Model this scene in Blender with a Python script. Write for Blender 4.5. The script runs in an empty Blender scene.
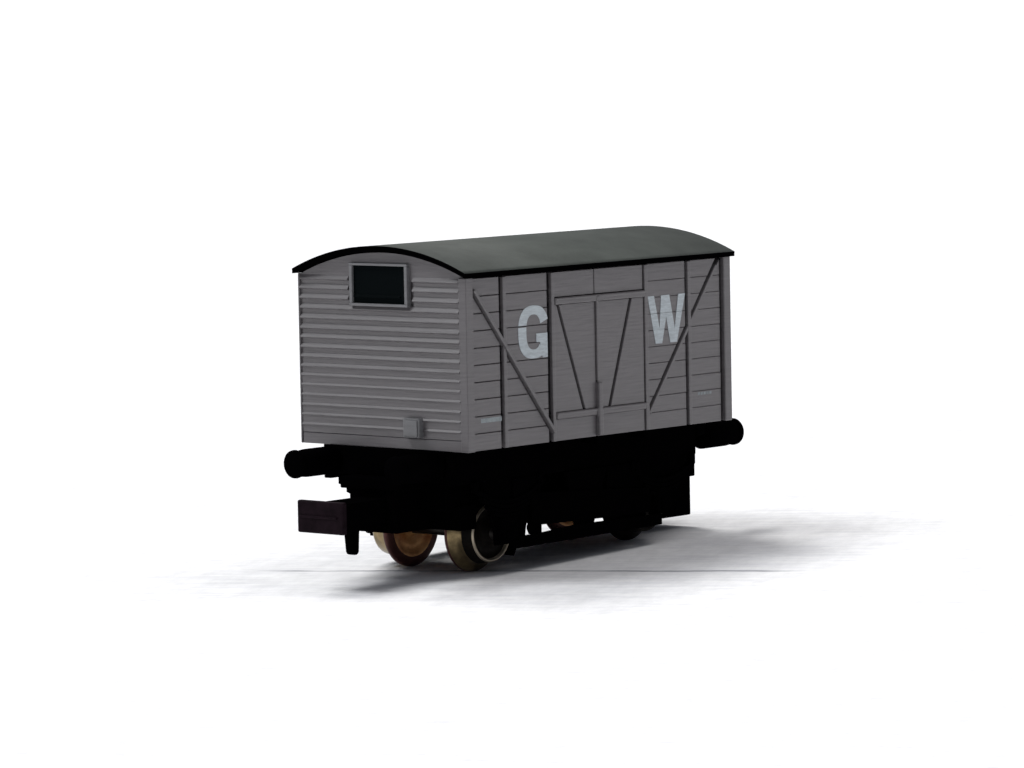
import bpy, bmesh, math, random
from mathutils import Vector, Matrix

random.seed(4)
scene = bpy.context.scene
C = scene.collection
# 1 unit = 1 cm.  Wagon frame: x along the wagon (0 = near end), y across (negative = lettered side), z up
L, HW = 3.6, 0.971
TILT = math.atan(0.0319)
GZ = lambda x: -0.122 + 0.0319 * (x - 0.7)          # the table in the wagon's own frame
MW = Matrix.Translation((0, 0, 0.7 * math.sin(TILT) + 0.122 * math.cos(TILT))) @ Matrix.Rotation(TILT, 4, 'Y')

# ------------------------------------------------------------------ camera
CP = Vector((-30.01640707, -27.33487159, 4.77068817))
ROLL = -0.018490286796995208; FPX = 4737.55
az, el = 0.7114087778022915, 0.07968526254191259
dirv = Vector((-math.cos(az) * math.cos(el), -math.sin(az) * math.cos(el), math.sin(el)))
fwd = -dirv
rt = fwd.cross(Vector((0, 0, 1))).normalized(); up = rt.cross(fwd)
r2 = rt * math.cos(ROLL) + up * math.sin(ROLL); u2 = -rt * math.sin(ROLL) + up * math.cos(ROLL)
cm = Matrix(((r2.x, u2.x, -fwd.x, CP.x), (r2.y, u2.y, -fwd.y, CP.y), (r2.z, u2.z, -fwd.z, CP.z), (0, 0, 0, 1)))
cam = bpy.data.cameras.new('camera')
cam.sensor_width = 36; cam.lens = FPX * 36 / 1024; cam.clip_start = 0.5; cam.clip_end = 6000
co = bpy.data.objects.new('camera', cam); C.objects.link(co)
co.matrix_world = MW @ cm
scene.camera = co

# ------------------------------------------------------------------ light
AMB_TOP, AMB_LOW, KEY, KEY2, KEY3 = 0.34, 0.04, 1.80, 0.74, 1.72
w = bpy.data.worlds.new('World'); scene.world = w; w.use_nodes = True
nt = w.node_tree; nt.nodes.clear()
wo = nt.nodes.new('ShaderNodeOutputWorld'); bg = nt.nodes.new('ShaderNodeBackground')
tc = nt.nodes.new('ShaderNodeTexCoord'); sp = nt.nodes.new('ShaderNodeSeparateXYZ')
rp = nt.nodes.new('ShaderNodeValToRGB')                 # a pale room: bright ceiling, dimmer walls
rp.color_ramp.elements[0].position = 0.0; rp.color_ramp.elements[0].color = (AMB_LOW * .75, AMB_LOW * .95, AMB_LOW * 1.5, 1)
rp.color_ramp.elements[1].position = 0.8; rp.color_ramp.elements[1].color = (AMB_TOP * .97, AMB_TOP * .985, AMB_TOP * 1.06, 1)
nt.links.new(tc.outputs['Generated'], sp.inputs[0]); nt.links.new(sp.outputs['Z'], rp.inputs[0])
nt.links.new(rp.outputs[0], bg.inputs['Color']); bg.inputs['Strength'].default_value = 1.0
nt.links.new(bg.outputs[0], wo.inputs[0])

DIST = 600
for nm, ld, size, e, col in (('window_light', (0.55, 1.65, 2.6), 215, KEY, (1, 0.99, 0.97)),      # from behind
                             ('room_lamp', (1.05, -0.80, 2.4), 270, KEY2, (1, 0.97, 0.94)),        # from the right
                             ('ledge_fill_lamp', (-0.34, 0.40, 0.86), 250, KEY3, (0.97, 0.985, 1))):  # added fill from upper left, no known source, brightens end-wall ledges
    ld = Vector(ld).normalized()
    kl = bpy.data.lights.new(nm, 'AREA'); kl.shape = 'DISK'; kl.size = size
    kl.energy = e * math.pi * DIST * DIST; kl.color = col
    ko = bpy.data.objects.new(nm, kl); C.objects.link(ko)
    ko.location = ld * DIST
    ko.rotation_euler = (-ld).to_track_quat('-Z', 'Y').to_euler()

scene.view_settings.view_transform = 'Standard'; scene.view_settings.look = 'None'
scene.view_settings.exposure = 0; scene.view_settings.gamma = 1
scene.render.engine = 'CYCLES'

# ------------------------------------------------------------------ materials
def mat(name, col, rough=.6, spec=.3, metal=0, var=.0, vscale=6, bump=0, bscale=60, stretch=(1, 1, 1), col2=None):
    m = bpy.data.materials.new(name); m.use_nodes = True
    t = m.node_tree; b = t.nodes['Principled BSDF']
    b.inputs['Roughness'].default_value = rough; b.inputs['Metallic'].default_value = metal
    b.inputs['Specular IOR Level'].default_value = spec
    b.inputs['Base Color'].default_value = (*col, 1)
    if var or bump:
        tcn = t.nodes.new('ShaderNodeTexCoord'); mp = t.nodes.new('ShaderNodeMapping')
        mp.inputs['Scale'].default_value = stretch
        t.links.new(tcn.outputs['Object'], mp.inputs[0])
    if var:
        n = t.nodes.new('ShaderNodeTexNoise'); n.inputs['Scale'].default_value = vscale
        n.inputs['Detail'].default_value = 6; n.inputs['Roughness'].default_value = .65
        t.links.new(mp.outputs[0], n.inputs['Vector'])
        r = t.nodes.new('ShaderNodeValToRGB')
        c2 = col2 or [c * (1 + var) for c in col]
        r.color_ramp.elements[0].position = .3; r.color_ramp.elements[1].position = .7
        r.color_ramp.elements[0].color = (*[c * (1 - var) for c in col], 1)
        r.color_ramp.elements[1].color = (*c2, 1)
        t.links.new(n.outputs['Fac'], r.inputs[0]); t.links.new(r.outputs[0], b.inputs['Base Color'])
    if bump:
        n2 = t.nodes.new('ShaderNodeTexNoise'); n2.inputs['Scale'].default_value = bscale
        n2.inputs['Detail'].default_value = 4
        t.links.new(mp.outputs[0], n2.inputs['Vector'])
        bp = t.nodes.new('ShaderNodeBump'); bp.inputs['Strength'].default_value = bump; bp.inputs['Distance'].default_value = .01
        t.links.new(n2.outputs['Fac'], bp.inputs['Height']); t.links.new(bp.outputs[0], b.inputs['Normal'])
    return m

GREY = mat('grey_plastic', (.124, .116, .120), .34, .6, var=.14, vscale=5, bump=.22, bscale=5, stretch=(.6, .6, 10))
GREY_END = mat('grey_plastic_end', (.165, .165, .170), .40, .5, var=.12, vscale=5, bump=.3, bscale=9, stretch=(1, 1, 6))
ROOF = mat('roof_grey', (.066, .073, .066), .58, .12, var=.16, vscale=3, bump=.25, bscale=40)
BLACK = mat('black_plastic', (.0010, .0009, .0011), .7, .0)
VENTB = mat('vent_black', (.0030, .0045, .0050), .6, .01)
WHITE = mat('pale_blue_white_paint', (.46, .505, .53), .6, .2, var=.20, vscale=11, bump=.3, bscale=12, stretch=(1, 1, 6))
LABEL = mat('worn_white_print', (.26, .29, .30), .6, .2, var=.25, vscale=30)
COUP = mat('maroon_black_plastic', (.010, .0055, .008), .6, .03, var=.5, vscale=8)
BRASS = mat('tarnished_wheel_face', (.70, .215, .038), .4, .5, metal=.4, var=.5, vscale=5, col2=(.88, .50, .20))
RUST = mat('red_brown_flange', (.085, .030, .026), .5, .4, metal=.5, var=.4, vscale=6)
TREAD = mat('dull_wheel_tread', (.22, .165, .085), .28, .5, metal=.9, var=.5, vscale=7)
TREADB = mat('shade_dark_wheel_tread', (.006, .005, .004), .5, .05, var=.8, vscale=6)  # dark reflection on the treads painted in as near-black colour
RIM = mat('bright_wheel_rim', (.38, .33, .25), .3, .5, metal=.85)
STEEL = mat('dark_axle_steel', (.02, .018, .016), .4, .4, metal=.8)

# ------------------------------------------------------------------ helpers
def join(bm, tmp):
    me = bpy.data.meshes.new('t'); tmp.to_mesh(me); tmp.free(); bm.from_mesh(me); bpy.data.meshes.remove(me)

def box(bm, x0, x1, y0, y1, z0, z1, bev=0.0, mi=0):
    t = bmesh.new(); bmesh.ops.create_cube(t, size=1)
    x0, x1 = sorted((x0, x1)); y0, y1 = sorted((y0, y1)); z0, z1 = sorted((z0, z1))
    for v in t.verts:
        v.co = Vector(((x0 + x1) / 2 + v.co.x * (x1 - x0), (y0 + y1) / 2 + v.co.y * (y1 - y0), (z0 + z1) / 2 + v.co.z * (z1 - z0)))
    if bev:
        bmesh.ops.bevel(t, geom=t.edges[:], offset=bev, segments=2, profile=.5, affect='EDGES')
    for f in t.faces: f.material_index = mi
    join(bm, t)

def prism(bm, poly, axis, a, b, bev=0.0, mi=0):
    """polygon (list of 2-D points) extruded along axis from a to b; axis 'y': (x,z), 'x': (y,z)"""
    t = bmesh.new()
    def P(p, d): return (p[0], d, p[1]) if axis == 'y' else ((d, p[0], p[1]) if axis == 'x' else (p[0], p[1], d))
    va = [t.verts.new(P(p, a)) for p in poly]; vb = [t.verts.new(P(p, b)) for p in poly]
    n = len(poly)
    t.faces.new(va); t.faces.new(vb[::-1])
    for i in range(n): t.faces.new((va[i], vb[i], vb[(i + 1) % n], va[(i + 1) % n]))
    bmesh.ops.recalc_face_normals(t, faces=t.faces[:])
    if bev: bmesh.ops.bevel(t, geom=t.edges[:], offset=bev, segments=1, affect='EDGES')
    for f in t.faces: f.material_index = mi
    join(bm, t)

def lathe(bm, prof, c, axis='y', seg=64, mats=None, flip=1):
    """prof: (radius, along) pairs revolved about an axis through c"""
    t = bmesh.new(); rings = []
    for r, a in prof:
        ring = []
        for k in range(seg):
            th = 2 * math.pi * k / seg; u, v = r * math.cos(th), r * math.sin(th)
            p = (c[0] + u, c[1] + a * flip, c[2] + v) if axis == 'y' else (c[0] + a * flip, c[1] + u, c[2] + v)
            ring.append(t.verts.new(p))
        rings.append(ring)
    for i in range(len(rings) - 1):
        for k in range(seg):
            f = t.faces.new((rings[i][k], rings[i][(k + 1) % seg], rings[i + 1][(k + 1) % seg], rings[i + 1][k]))
            f.smooth = True
            if mats: f.material_index = mats[i]
    t.faces.new(rings[0]); t.faces.new(rings[-1])
    bmesh.ops.recalc_face_normals(t, faces=t.faces[:])
    join(bm, t)

def clip(poly, a, b, c):                                  # keep a*x + b*z <= c
    out = []
    for i in range(len(poly)):
        p, q = poly[i], poly[(i + 1) % len(poly)]
        dp, dq = a * p[0] + b * p[1] - c, a * q[0] + b * q[1] - c
        if dp <= 0: out.append(p)
        if dp * dq < 0:
            k = dp / (dp - dq); out.append((p[0] + k * (q[0] - p[0]), p[1] + k * (q[1] - p[1])))
    return out

def band(p, q, half):                                     # line p-q as (a, b, c) with unit normal
    dx, dz = q[0] - p[0], q[1] - p[1]; n = math.hypot(dx, dz)
    a, b = dz / n, -dx / n
    if a < 0: a, b = -a, -b
    return a, b, a * p[0] + b * p[1]

ORG = Vector((L / 2, 0, GZ(L / 2)))
root = bpy.data.objects.new('toy_goods_wagon', None); C.objects.link(root)
root.matrix_world = MW @ Matrix.Translation(ORG)
root['label'] = 'grey toy goods wagon lettered G W with dark curved roof and black underframe'
root['category'] = 'toy wagon'

def obj(name, bm, mats, parent=None, label=None, auto=None):
    me = bpy.data.meshes.new(name); bm.to_mesh(me); bm.free()
    for m in (mats if isinstance(mats, (list, tuple)) else [mats]): me.materials.append(m)
    o = bpy.data.objects.new(name, me); C.objects.link(o)
    p = parent or root
    o.parent = p
    if p is root: o.location = -ORG
    if label: o['label'] = label
    return o

# ------------------------------------------------------------------ the surface it stands on
def tabletop():
    bm = bmesh.new()
    bmesh.ops.create_grid(bm, x_segments=2, y_segments=2, size=2500)
    me = bpy.data.meshes.new('tabletop'); bm.to_mesh(me); bm.free()
    o = bpy.data.objects.new('tabletop', me); C.objects.link(o); o['kind'] = 'structure'
    m = bpy.data.materials.new('white_tabletop'); m.use_nodes = True; t = m.node_tree
    b = t.nodes['Principled BSDF']; b.inputs['Roughness'].default_value = .7; b.inputs['Specular IOR Level'].default_value = .15
    N = t.nodes.new; K = t.links.new
    tcn = N('ShaderNodeTexCoord'); mp = N('ShaderNodeMapping')
    # local axes: X along the seam of the surface, Y across it
    ang = math.atan2(-4.3, 2.04)
    mp.vector_type = 'TEXTURE'; mp.inputs['Location'].default_value = (0.94, -0.77, 0); mp.inputs['Rotation'].default_value = (0, 0, ang)
    K(tcn.outputs['Object'], mp.inputs[0])
    sx = N('ShaderNodeSeparateXYZ'); K(mp.outputs[0], sx.inputs[0])
    def math_(op, a, bb=None, clampit=False):
        n = N('ShaderNodeMath'); n.operation = op; n.use_clamp = clampit
        for i, v in enumerate((a, bb)):
            if v is None: continue
            if isinstance(v, (int, float)): n.inputs[i].default_value = v
            else: K(v, n.inputs[i])
        return n.outputs[0]
    wob = N('ShaderNodeTexNoise'); wob.inputs['Scale'].default_value = 1.3; wob.inputs['Detail'].default_value = 3; K(mp.outputs[0], wob.inputs['Vector'])
    yy = math_('ADD', sx.outputs['Y'], math_('MULTIPLY', math_('SUBTRACT', wob.outputs['Fac'], .5), .10))
    line = math_('SUBTRACT', 1.0, math_('DIVIDE', math_('ABSOLUTE', yy), .045), True)
    brk = N('ShaderNodeTexNoise'); brk.inputs['Scale'].default_value = .9; brk.inputs['Detail'].default_value = 2
    K(mp.outputs[0], brk.inputs['Vector'])
    brr = N('ShaderNodeMapRange'); brr.inputs[1].default_value = .30; brr.inputs[2].default_value = .50; K(brk.outputs['Fac'], brr.inputs[0])
    line = math_('MULTIPLY', line, brr.outputs[0])
    # the crease is only a few centimetres long
    ends = N('ShaderNodeMapRange'); ends.inputs[1].default_value = 2.5; ends.inputs[2].default_value = 2.1; K(math_('ABSOLUTE', sx.outputs['X']), ends.inputs[0])
    line = math_('MULTIPLY', line, ends.outputs[0])
    m2 = N('ShaderNodeMapping'); m2.inputs['Scale'].default_value = (1.2, 9, 1); K(mp.outputs[0], m2.inputs[0])
    st = N('ShaderNodeTexNoise'); st.inputs['Scale'].default_value = 1.0; st.inputs['Detail'].default_value = 7; st.inputs['Roughness'].default_value = .7; K(m2.outputs[0], st.inputs['Vector'])
    r = N('ShaderNodeValToRGB'); r.color_ramp.elements[0].position = .3; r.color_ramp.elements[0].color = (.775, .775, .80, 1)
    r.color_ramp.elements[1].position = .62; r.color_ramp.elements[1].color = (.92, .92, .92, 1); K(st.outputs['Fac'], r.inputs[0])
    mo = N('ShaderNodeTexNoise'); mo.inputs['Scale'].default_value = 5; mo.inputs['Detail'].default_value = 6; mo.inputs['Roughness'].default_value = .75
    m3 = N('ShaderNodeMapping'); m3.inputs['Scale'].default_value = (1, .45, 1); K(mp.outputs[0], m3.inputs[0]); K(m3.outputs[0], mo.inputs['Vector'])
    mr = N('ShaderNodeMapRange'); mr.inputs[1].default_value = .35; mr.inputs[2].default_value = .65; mr.inputs[3].default_value = .89; mr.inputs[4].default_value = 1.02; K(mo.outputs['Fac'], mr.inputs[0])
    mm = N('ShaderNodeMixRGB'); mm.blend_type = 'MULTIPLY'; mm.inputs[0].default_value = 1; K(r.outputs[0], mm.inputs[1]); K(mr.outputs[0], mm.inputs[2]); r = mm
    mx = N('ShaderNodeMixRGB'); mx.inputs[2].default_value = (.10, .10, .14, 1); K(line, mx.inputs[0]); K(r.outputs[0], mx.inputs[1])
    K(mx.outputs[0], b.inputs['Base Color'])
    bp = N('ShaderNodeBump'); bp.inputs['Strength'].default_value = .4; bp.inputs['Distance'].default_value = .02
    K(st.outputs['Fac'], bp.inputs['Height']); K(bp.outputs[0], b.inputs['Normal'])
    me.materials.append(m)
tabletop()

# ------------------------------------------------------------------ roof
RS, RH, RZ = 0.215, 1.002, 2.740                            # sagitta, half width, crown height
RR = (RH * RH + RS * RS) / (2 * RS)
def arc(y, off=0.0): return RZ - RR + math.sqrt((RR - off) ** 2 - y * y)
def roof():
    bm = bmesh.new(); n = 40
    x0, x1 = -0.050, L + 0.042
    ys = [-RH + 2 * RH * i / n for i in range(n + 1)]
    top, bot = [], []
    for x in (x0, x1):
        top.append([bm.verts.new((x, y, arc(y))) for y in ys])
        bot.append([bm.verts.new((x, y * .997, arc(y * .997,   .040 + .011 * (1 - (y / RH) ** 2)))) for y in ys])
    xi0, xi1 = x0 + .012, x1 - .012                         # small rounded lip
    for i in range(n):
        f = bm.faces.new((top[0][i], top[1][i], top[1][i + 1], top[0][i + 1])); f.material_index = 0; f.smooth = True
        f = bm.faces.new((bot[0][i], bot[0][i + 1], bot[1][i + 1], bot[1][i])); f.material_index = 1; f.smooth = True
        for k in (0, 1):
            f = bm.faces.new((top[k][i], top[k][i + 1], bot[k][i + 1], bot[k][i])); f.material_index = 1
    for i in (0, n):
        f = bm.faces.new((top[0][i], top[1][i], bot[1][i], bot[0][i])); f.material_index = 1
    bmesh.ops.recalc_face_normals(bm, faces=bm.faces[:])
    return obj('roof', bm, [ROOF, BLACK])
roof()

# ------------------------------------------------------------------ body
PANEL, SHELL = 0.945, 0.82
D1 = ((0.105, 2.375), (1.140, 1.085))                      # brace in the bay left of the door
D2 = ((3.430, 2.410), (2.455, 1.150))                      # brace in the bay right of the door
body_bm = bmesh.new()
# shell with arched top
ys = [-SHELL + 2 * SHELL * i / 24 for i in range(25)]
prism(body_bm, [(-SHELL, 1.002), (SHELL, 1.002)] + [(y, arc(y, .062)) for y in ys[::-1]], 'x', .045, L - .045)
# flat boards and arched gable panel at each end (mirrored for the far end)
LEDGE, PITCH, NPL = 1.112, 0.0866, 16
for e in (0, 1):
    X = (lambda x: x) if e == 0 else (lambda x: L - x)
    # bottom rail and gable
    box(body_bm, X(.0), X(.05), -.89, .955, 1.0, 1.095, .006)
    g = [(-.955, 2.44), (.955, 2.44)] + [(y, arc(y, .060)) for y in [.955 - 1.91 * i / 24 for i in range(25)]]
    prism(body_bm, g, 'x', X(.008), X(.05))
    def rib(ya, yb, z, sl, uc):
        bd = .001 + .013 * min(1, max(0, (sl - .026) / .014))
        # sloping top, upright face, undercut below
        pr = [(X(.06), z), (X(bd), z), (X(bd - .002), z + PITCH - sl - uc), (X(-.012), z + PITCH - sl), (X(-.013), z + PITCH - sl + .004), (X(bd), z + PITCH - .001), (X(.06), z + PITCH - .0005)]
        prism(body_bm, pr, 'y', ya, yb)
    for k in range(NPL):
        z = LEDGE - .012 + PITCH * k; uc = .004 + .008 * min(1, max(0, (k - 5) / 4))
        sl = .024 + .020 * min(1, max(0, (k - 5) / 5)) + random.uniform(-.003, .003)
        if z + PITCH > 2.262:
            rib(-.884, -.36, z, sl, uc); rib(.385, .957, z, sl, uc)
        else:
            rib(-.884, .957, z, sl, uc)
for xa, xb in ((.040, .075), (L - .075, L - .040)): box(body_bm, xa, xb, -.925, .925, 1.004, 2.45)
# boarding on both long sides
GAP = .011
ZB = [1.0, 1.150, 1.296, 1.442, 1.588, 1.734, 1.880, 2.027, 2.173, 2.320, 2.475]
BAYS = [(.100, .448), (.530, 1.080), (2.452, 2.985), (3.058, 3.484)]
for s in (-1, 1):
    for bi, (xa, xb) in enumerate(BAYS):
        d = D1 if bi < 2 else D2
        a, b, c = band(*d, 0)
        gl, gr = (.030, .017) if bi < 2 else (.038, .012)
        GAP = (.0065, .0055, .0032, .0028)[bi]
        for i in range(len(ZB) - 1):
            rect = [(xa, ZB[i] + GAP / 2), (xb, ZB[i] + GAP / 2), (xb, ZB[i + 1] - GAP / 2), (xa, ZB[i + 1] - GAP / 2)]
            inz = lambda pl: len(pl) > 2
            y1 = PANEL + random.uniform(-.002, .002)
            for pl in (clip(rect, a, b, c - gl), clip(rect, -a, -b, -(c + gr))):
                if inz(pl): prism(body_bm, pl, 'y', s * (SHELL - .02), s * y1, .0035)
body = obj('body', body_bm, [GREY])
# corner posts
for cx in (0, 1):
    for s in (-1, 1):
        bm = bmesh.new()
        if cx == 0: xa, xb = -.012, .085
        else: xa, xb = L - .085, L + .012
        ye = .885 if s < 0 else .956
        w1, w2 = (xa, xb) if cx == 0 else (xb, xa)
        d = .035 if cx == 0 else -.035
        prism(bm, [(w1, s * ye), (w1, s * .974), (w2, s * .974), (w2, s * .930), (w1 + d, s * .930), (w1 + d, s * ye)], 'z', 1.0, 2.484, .007)
        obj('corner_post', bm, GREY, body)
# upright straps and braces
for s in (-1, 1):
    for xc, wd in ((.503, .046), (1.143, .046), (2.421, .052), (3.030, .048)):
        bm = bmesh.new(); box(bm, xc - wd / 2 + .004, xc + wd / 2, s * .925, s * .960, 1.003, 2.470, .006)
        obj('upright_strap', bm, GREY, body)
    for (p, q), hw in ((D1, .016), (D2, .016)):
        a, b, c = band(p, q, 0)
        if (p, q) == D1: rect = [(p[0], p[1]), (q[0] - .02, q[1])]
        pl = [(p[0] + a * hw, p[1] + b * hw), (p[0] - a * hw, p[1] - b * hw), (q[0] - a * hw, q[1] - b * hw), (q[0] + a * hw, q[1] + b * hw)]
        bm = bmesh.new(); prism(bm, pl, 'y', s * .922, s * (.974 if q == D1[1] else .958), .004)
        obj('diagonal_brace', bm, GREY, body)
# lamp bracket on the near end
bm = bmesh.new(); box(bm, -.058, .03, -.455, -.270, 1.105, 1.272, .008); box(bm, -.072, -.05, -.440, -.285, 1.12, 1.258, .006)
obj('lamp_bracket', bm, GREY_END, body)

# ------------------------------------------------------------------ doors
def door_leaf(s, xa, xb, p, q, side):
    """side: which side of the brace carries the open slot"""
    bm = bmesh.new()
    za, zb = 1.255, 2.185
    a, b, c = band(p, q, 0); hw = .020
    rect = [(xa, za), (xb, za), (xb, zb), (xa, zb)]
    gl, gr = (hw + .022, hw - .002)
    DP = .950
    for pl in (clip(rect, a, b, c - gl), clip(rect, -a, -b, -(c + gr))):
        if len(pl) > 2: prism(bm, pl, 'y', s * (SHELL - .02), s * DP, .003)
    box(bm, xa, xb, s * (SHELL - .02), s * (DP - .003), 1.004, 1.192, .004)      # kick panel
    o = obj('door', bm, GREY)
    bm = bmesh.new()
    def strip(h): return [(p[0] + a * h, zb), (p[0] - a * h, zb), (q[0] - a * h, za), (q[0] + a * h, za)]
    prism(bm, strip(hw), 'y', s * .925, s * .960, .004)
    obj('door_brace', bm, GREY, o)
    for z0, z1 in ((1.194, 1.252), (2.188, 2.246)):
        bm = bmesh.new(); box(bm, xa - .004, xb + .004, s * (SHELL - .02), s * .970, z0, z1, .007)
        bm2 = bm; box(bm2, xa, xb, s * .96, s * .976, z0 + .034, z1 - .006, .003)
        obj('door_rail', bm, GREY, o)
    return o
for s in (-1, 1):
    d1 = door_leaf(s, 1.172, 1.716, (1.245, 2.185), (1.580, 1.255), 0)
    d2 = door_leaf(s, 1.740, 2.386, (2.238, 2.185), (1.925, 1.255), 1)
    # meeting strip and latch bar
    bm = bmesh.new(); box(bm, 1.722, 1.748, s * (SHELL - .02), s * .968, 1.50, 2.246, .005)
    obj('closing_strip', bm, GREY, d2)
    bm = bmesh.new(); box(bm, 1.716, 1.768, s * .94, s * .990, 1.015, 1.480, .010); box(bm, 1.708, 1.776, s * .94, s * .983, 1.18, 1.262, .008)
    obj('door_latch', bm, GREY, d2)
    # header over the doors
    bm = bmesh.new()
    for xa, xb in ((1.172, 1.712), (1.722, 2.386)):
        box(bm, xa, xb, s * (SHELL - .02), s * .946, 2.253, 2.470, .004)
    obj('door_header', bm, GREY)

# ------------------------------------------------------------------ end ventilator
for e in (0, 1):
    X = (lambda x: x) if e == 0 else (lambda x: L - x)
    bm = bmesh.new()
    ya, yb, za, zb = -.322, .350, 2.218, 2.588
    t = .034
    box(bm, X(-.030), X(.03), ya, yb, za, za + t * .7, .006)
    box(bm, X(-.030), X(.03), ya, yb, zb - t * .6, zb, .006)
    box(bm, X(-.029), X(.029), ya + .001, ya + t, za + t * .7, zb - t * .6, .006)
    box(bm, X(-.029), X(.029), yb - t, yb - .001, za + t * .7, zb - t * .6, .006)
    v = obj('end_ventilator', bm, GREY_END)
    bm = bmesh.new()
    box(bm, X(-.004), X(.03), ya + t - .002, yb - t + .002, za + t * .7 - .002, zb - t * .6 + .002)
    obj('vent_opening', bm, VENTB, v)
    bm = bmesh.new()
    prism(bm, [(X(-.004), za + .085), (X(-.020), za + .075), (X(-.020), za + .083), (X(-.004), za + .097)], 'y', ya + t + .06, yb - t - .01)
    obj('louvre', bm, VENTB, v)

# ------------------------------------------------------------------ lettering and small print
def letter(name, pts_list, label, cuts, y=.9475):
    top_pieces = pts_list[-4:] if len(pts_list) < 8 else pts_list[-2:]
    bm = bmesh.new()
    for pts in pts_list:
        pls = [pts]
        for cz, h in cuts:
            nx = []
            for pl in pls:
                for part in (clip(pl, 0, 1, cz - h), clip(pl, 0, -1, -(cz + h))):
                    if len(part) > 2: nx.append(part)
            pls = nx
        if any(pts is tp for tp in top_pieces): y += .0005
        for pl in pls: prism(bm, pl, 'y', -(PANEL - .004), -y)
    return obj(name, bm, WHITE, body, label)

def quad_strip(outer, inner):
    return [[outer[i], outer[i + 1], inner[i + 1], inner[i]] for i in range(len(outer) - 1)]
# G : heavy oval with a square jaw
gx0, gx1, gz0, gz1 = .692, 1.076, 1.742, 2.200
gcx, gcz, ga, gb = (gx0 + gx1) / 2 + .01, (gz0 + gz1) / 2, (gx1 - gx0) / 2 + .01, (gz1 - gz0) / 2
def ov(th, k, kb): return (gcx + ga * k * math.cos(th), gcz + gb * kb * math.sin(th))
def sup(th, a, b, n=2.5):
    cth, sth = math.cos(th), math.sin(th)
    return (gcx + a * math.copysign(abs(cth) ** (2 / n), cth), gcz + b * math.copysign(abs(sth) ** (2 / n), sth))
ths = [math.radians(22 + (318 - 22) * i / 48) for i in range(49)]
G = quad_strip([sup(t, ga, gb) for t in ths], [sup(t, ga * .48, gb * .66) for t in ths])
G += [[(gcx + .035, 1.955), (gx1, 1.955), (gx1, 1.880), (gcx + .035, 1.880)],
      [(gx1 - .095, 1.884), (gx1, 1.884), (gx1, 1.744), (gx1 - .062, 1.744), (gx1 - .095, 1.800)]]
letter('letter', G, 'pale blue white letter G', [(2.024, .008)])
# W : two heavy V strokes
wx0, wx1, wz0, wz1 = 2.454, 2.982, 1.758, 2.184
ww = wx1 - wx0
def wp(*uv): return [(wx0 + u * ww, wz1 - v * (wz1 - wz0)) for u, v in uv]
Wl = [wp((0, 0), (.17, 0), (.37, 1), (.20, 1)), wp((.36, 0), (.58, 0), (.37, 1), (.28, 1)),
      wp((.40, 0), (.575, 0), (.77, 1), (.59, 1)), wp((.82, 0), (1, 0), (.765, 1), (.665, 1))]
letter('letter', Wl, 'pale blue white letter W', [(2.027, .0015)])
bm = bmesh.new(); box(bm, .185, .455, -.9465, -(PANEL - .004), 1.238, 1.276)
obj('number_panel', bm, LABEL, body)
bm = bmesh.new()
for i in range(5):
    x = 3.15 + i * .041
    box(bm, x, x + .030, -.9465, -(PANEL - .004), 1.258, 1.283)
obj('number_panel', bm, LABEL, body)

# ------------------------------------------------------------------ underframe
bm = bmesh.new()
box(bm, .16, L - .16, -.55, .55, .46, .998, .01)
uf = obj('underframe', bm, BLACK)
for s in (-1, 1):
    bm = bmesh.new(); box(bm, .03, L - .24, s * .665, s * .745, .70, .999, .008)
    for xx in (1.15, 1.8, 2.45): box(bm, xx - .05, xx + .05, s * .74, s * .93, .93, .996, .006)
    obj('solebar', bm, BLACK, uf)
for X in (lambda x: x, lambda x: L - x):
    bm = bmesh.new(); box(bm, X(-.03), X(.10), -.655, .655, .755 if X(0) < 1 else .85, .994, .008)
    obj('headstock', bm, BLACK, uf)
def buffer(e, s):
    X = (lambda x: x) if e == 0 else (lambda x: L - x)
    zc = .872 if e == 0 else .838
    yb = .585
    bm = bmesh.new()
    dirn = -1 if e == 0 else 1
    lathe(bm, [(.122, 0), (.122, .34), (.116, .40), (.104, .445)], (X(-.028), s * yb, zc), 'x', 32, None, dirn)
    o = obj('buffer', bm, BLACK)
    bm = bmesh.new()
    lathe(bm, [(.080, .43), (.095, .445), (.118, .455), (.124, .470), (.122, .49), (.098, .512), (.05, .522), (.01, .525)], (X(-.028), s * yb, zc), 'x', 40, None, dirn)
    obj('buffer_head', bm, BLACK, o)
for e in (0, 1):
    for s in (-1, 1): buffer(e, s)

AX = (.715, 2.835)
def axle_z(x): return GZ(x) + .3505
def wheelset(x):
    z = axle_z(x)
    bm = bmesh.new(); lathe(bm, [(.055, -.74), (.055, .74)], (x, 0, z), 'y', 24)
    o = obj('wheelset', bm, STEEL)
    for s in (-1, 1):
        bm = bmesh.new()
        prof = [(.03, .318), (.075, .318), (.09, .345), (.20, .348), (.235, .330), (.262, .326), (.335, .330), (.35, .348),
                (.348, .372), (.300, .400), (.278, .425), (.272, .468), (.256, .572), (.252, .584), (.232, .586), (.222, .56), (.09, .56), (.08, .60), (.03, .60)]
        #        hub           web                      rim back              flange ...                tread ...        face
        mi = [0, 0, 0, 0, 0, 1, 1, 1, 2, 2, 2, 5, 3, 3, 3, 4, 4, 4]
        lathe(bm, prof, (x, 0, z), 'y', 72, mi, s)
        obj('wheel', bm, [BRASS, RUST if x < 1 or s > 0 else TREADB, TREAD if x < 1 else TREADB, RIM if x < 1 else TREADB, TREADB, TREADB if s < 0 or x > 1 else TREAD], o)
for x in AX: wheelset(x)
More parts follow.
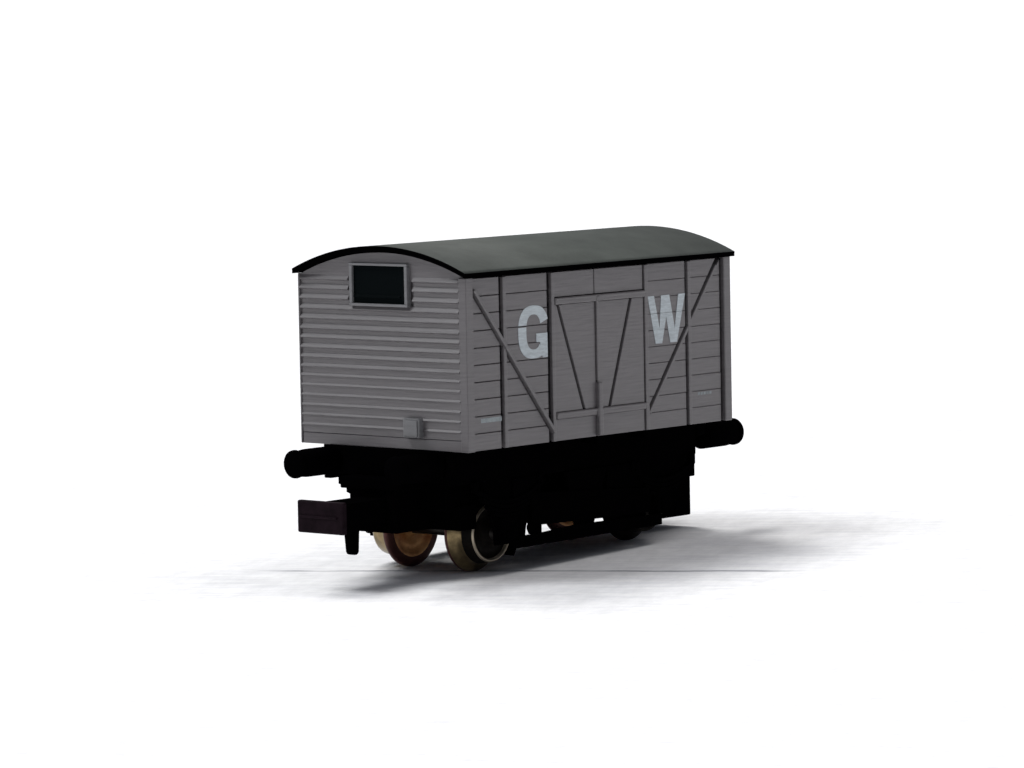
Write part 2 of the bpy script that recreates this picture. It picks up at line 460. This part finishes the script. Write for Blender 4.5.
def axle_guard(x, s):
    z = axle_z(x)
    bm = bmesh.new()
    prism(bm, [(x - .30, .72), (x + .30, .72), (x + .13, z + .02), (x + .12, z - .09), (x - .12, z - .09), (x - .13, z + .02)], 'y', s * .705, s * .738, .004)
    o = obj('axle_guard', bm, BLACK)
    bm = bmesh.new(); box(bm, x - .105, x + .105, s * .70, s * .815, z - .075, z + .15, .02); box(bm, x - .07, x + .07, s * .80, s * .83, z - .05, z + .07, .012)
    obj('axle_box', bm, BLACK, o)
    bm = bmesh.new()
    for k in range(4):                                       # leaves of the spring
        hl = .42 - .075 * k; zt = .66 - .040 * k
        pts = [(-hl + 2 * hl * i / 10) for i in range(11)]
        up_ = [(x + u, zt - .13 * (1 - (u / .42) ** 2)) for u in pts]; lo = [(a, b_ - .034) for a, b_ in up_]
        prism(bm, up_ + lo[::-1], 'y', s * (.742 + .001 * k), s * (.80 - .001 * k))
    for u in (-.42, .42): box(bm, x + u - .03, x + u + .03, s * .742, s * .80, .62, .72, .01)
    obj('leaf_spring', bm, BLACK, o)
for x in AX:
    for s in (-1, 1): axle_guard(x, s)
def brake_gear(s):
    bm = bmesh.new()
    a0, a1 = AX[0] + .02, AX[1] - .06
    prism(bm, [(a0, .098), (a1, .122), (a1, .215), (1.60, .228), (1.17, .203), (a0, .195)], 'y', s * .765, s * .815, .004)
    o = obj('brake_gear', bm, BLACK)
    bm = bmesh.new()                                          # hanger plates
    prism(bm, [(.80, .70), (1.16, .70), (1.165, .20), (1.01, .20), (.985, .25), (.985, .27), (1.01, .31), (.97, .31), (.955, .27), (.94, .18), (.80, .18)], 'y', s * .748, s * .768)
    obj('brake_hanger', bm, BLACK, o); bm = bmesh.new()
    prism(bm, [(1.50, .70), (2.06, .70), (1.86, .20), (1.62, .20)], 'y', s * .748, s * .775)
    obj('brake_hanger', bm, BLACK, o); bm = bmesh.new()
    prism(bm, [(2.075, .70), (2.55, .70), (2.60, .20), (2.05, .21)], 'y', s * .747, s * .769)
    obj('brake_hanger', bm, BLACK, o)
    bm = bmesh.new()                                          # long lever
    prism(bm, [(1.00, .56), (2.10, .50), (2.62, .46), (2.62, .25), (2.05, .252), (1.62, .262), (1.10, .275), (1.00, .32)], 'y', s * .778, s * .80)
    obj('brake_lever', bm, BLACK, o)
    for x, dx in ((AX[0], 1), (AX[1], -1)):                    # shoes beside the wheels
        z = axle_z(x); bm = bmesh.new()
        out, inn = [], []
        for i in range(9):
            th = math.radians(-38 + 76 * i / 8)
            out.append((x + dx * .37 * math.cos(th), z + .37 * math.sin(th))); inn.append((x + dx * .30 * math.cos(th), z + .30 * math.sin(th)))
        prism(bm, out + inn[::-1], 'y', s * .45, s * .58, 0)
        prism(bm, [(x + dx * .34, z + .02), (x + dx * .40, z + .02), (x + dx * .46, .55), (x + dx * .38, .55)], 'y', s * .49, s * .55)
        obj('brake_shoe', bm, BLACK, o)
for s in (-1, 1): brake_gear(s)
for e in (0, 1):                                              # coupling pockets under each end
    X = (lambda x: x) if e == 0 else (lambda x: L - x)
    bm = bmesh.new()
    if e == 0:
        box(bm, X(-.20), X(.12), -.345, .345, .655, .758, .01); box(bm, X(-.17), X(.30), -.265, .265, .285, .66, .012)
    else:
        box(bm, X(-.20), X(.12), -.38, .38, .445, .757, .01); box(bm, X(-.20), X(.30), -.325, .325, .085, .45, .012)
    p = obj('coupling_pocket', bm, BLACK)
    if e == 0:
        bm = bmesh.new(); box(bm, .28, .50, -.60, .60, .285, .50, .01)
        obj('cross_beam', bm, BLACK, p)
# coupling : box-fronted arm with a dropped pin
bm = bmesh.new()
box(bm, -.83, -.775, -.265, .265, .335, .612, .014)           # face
box(bm, -.845, -.825, -.20, .235, .465, .485, .006)          # moulded line across the face
cp = obj('coupling', bm, COUP, None, 'dark maroon hook coupling on the near end')
bm = bmesh.new(); box(bm, -.78, -.15, -.16, .16, .34, .585, .014)
obj('coupling_arm', bm, BLACK, cp)
bm = bmesh.new()
prism(bm, [(-.505, .40), (-.375, .40), (-.392, .14), (-.410, .118), (-.455, .118), (-.475, .14)], 'y', -.045, .045, .01)
obj('coupling_pin', bm, BLACK, cp)
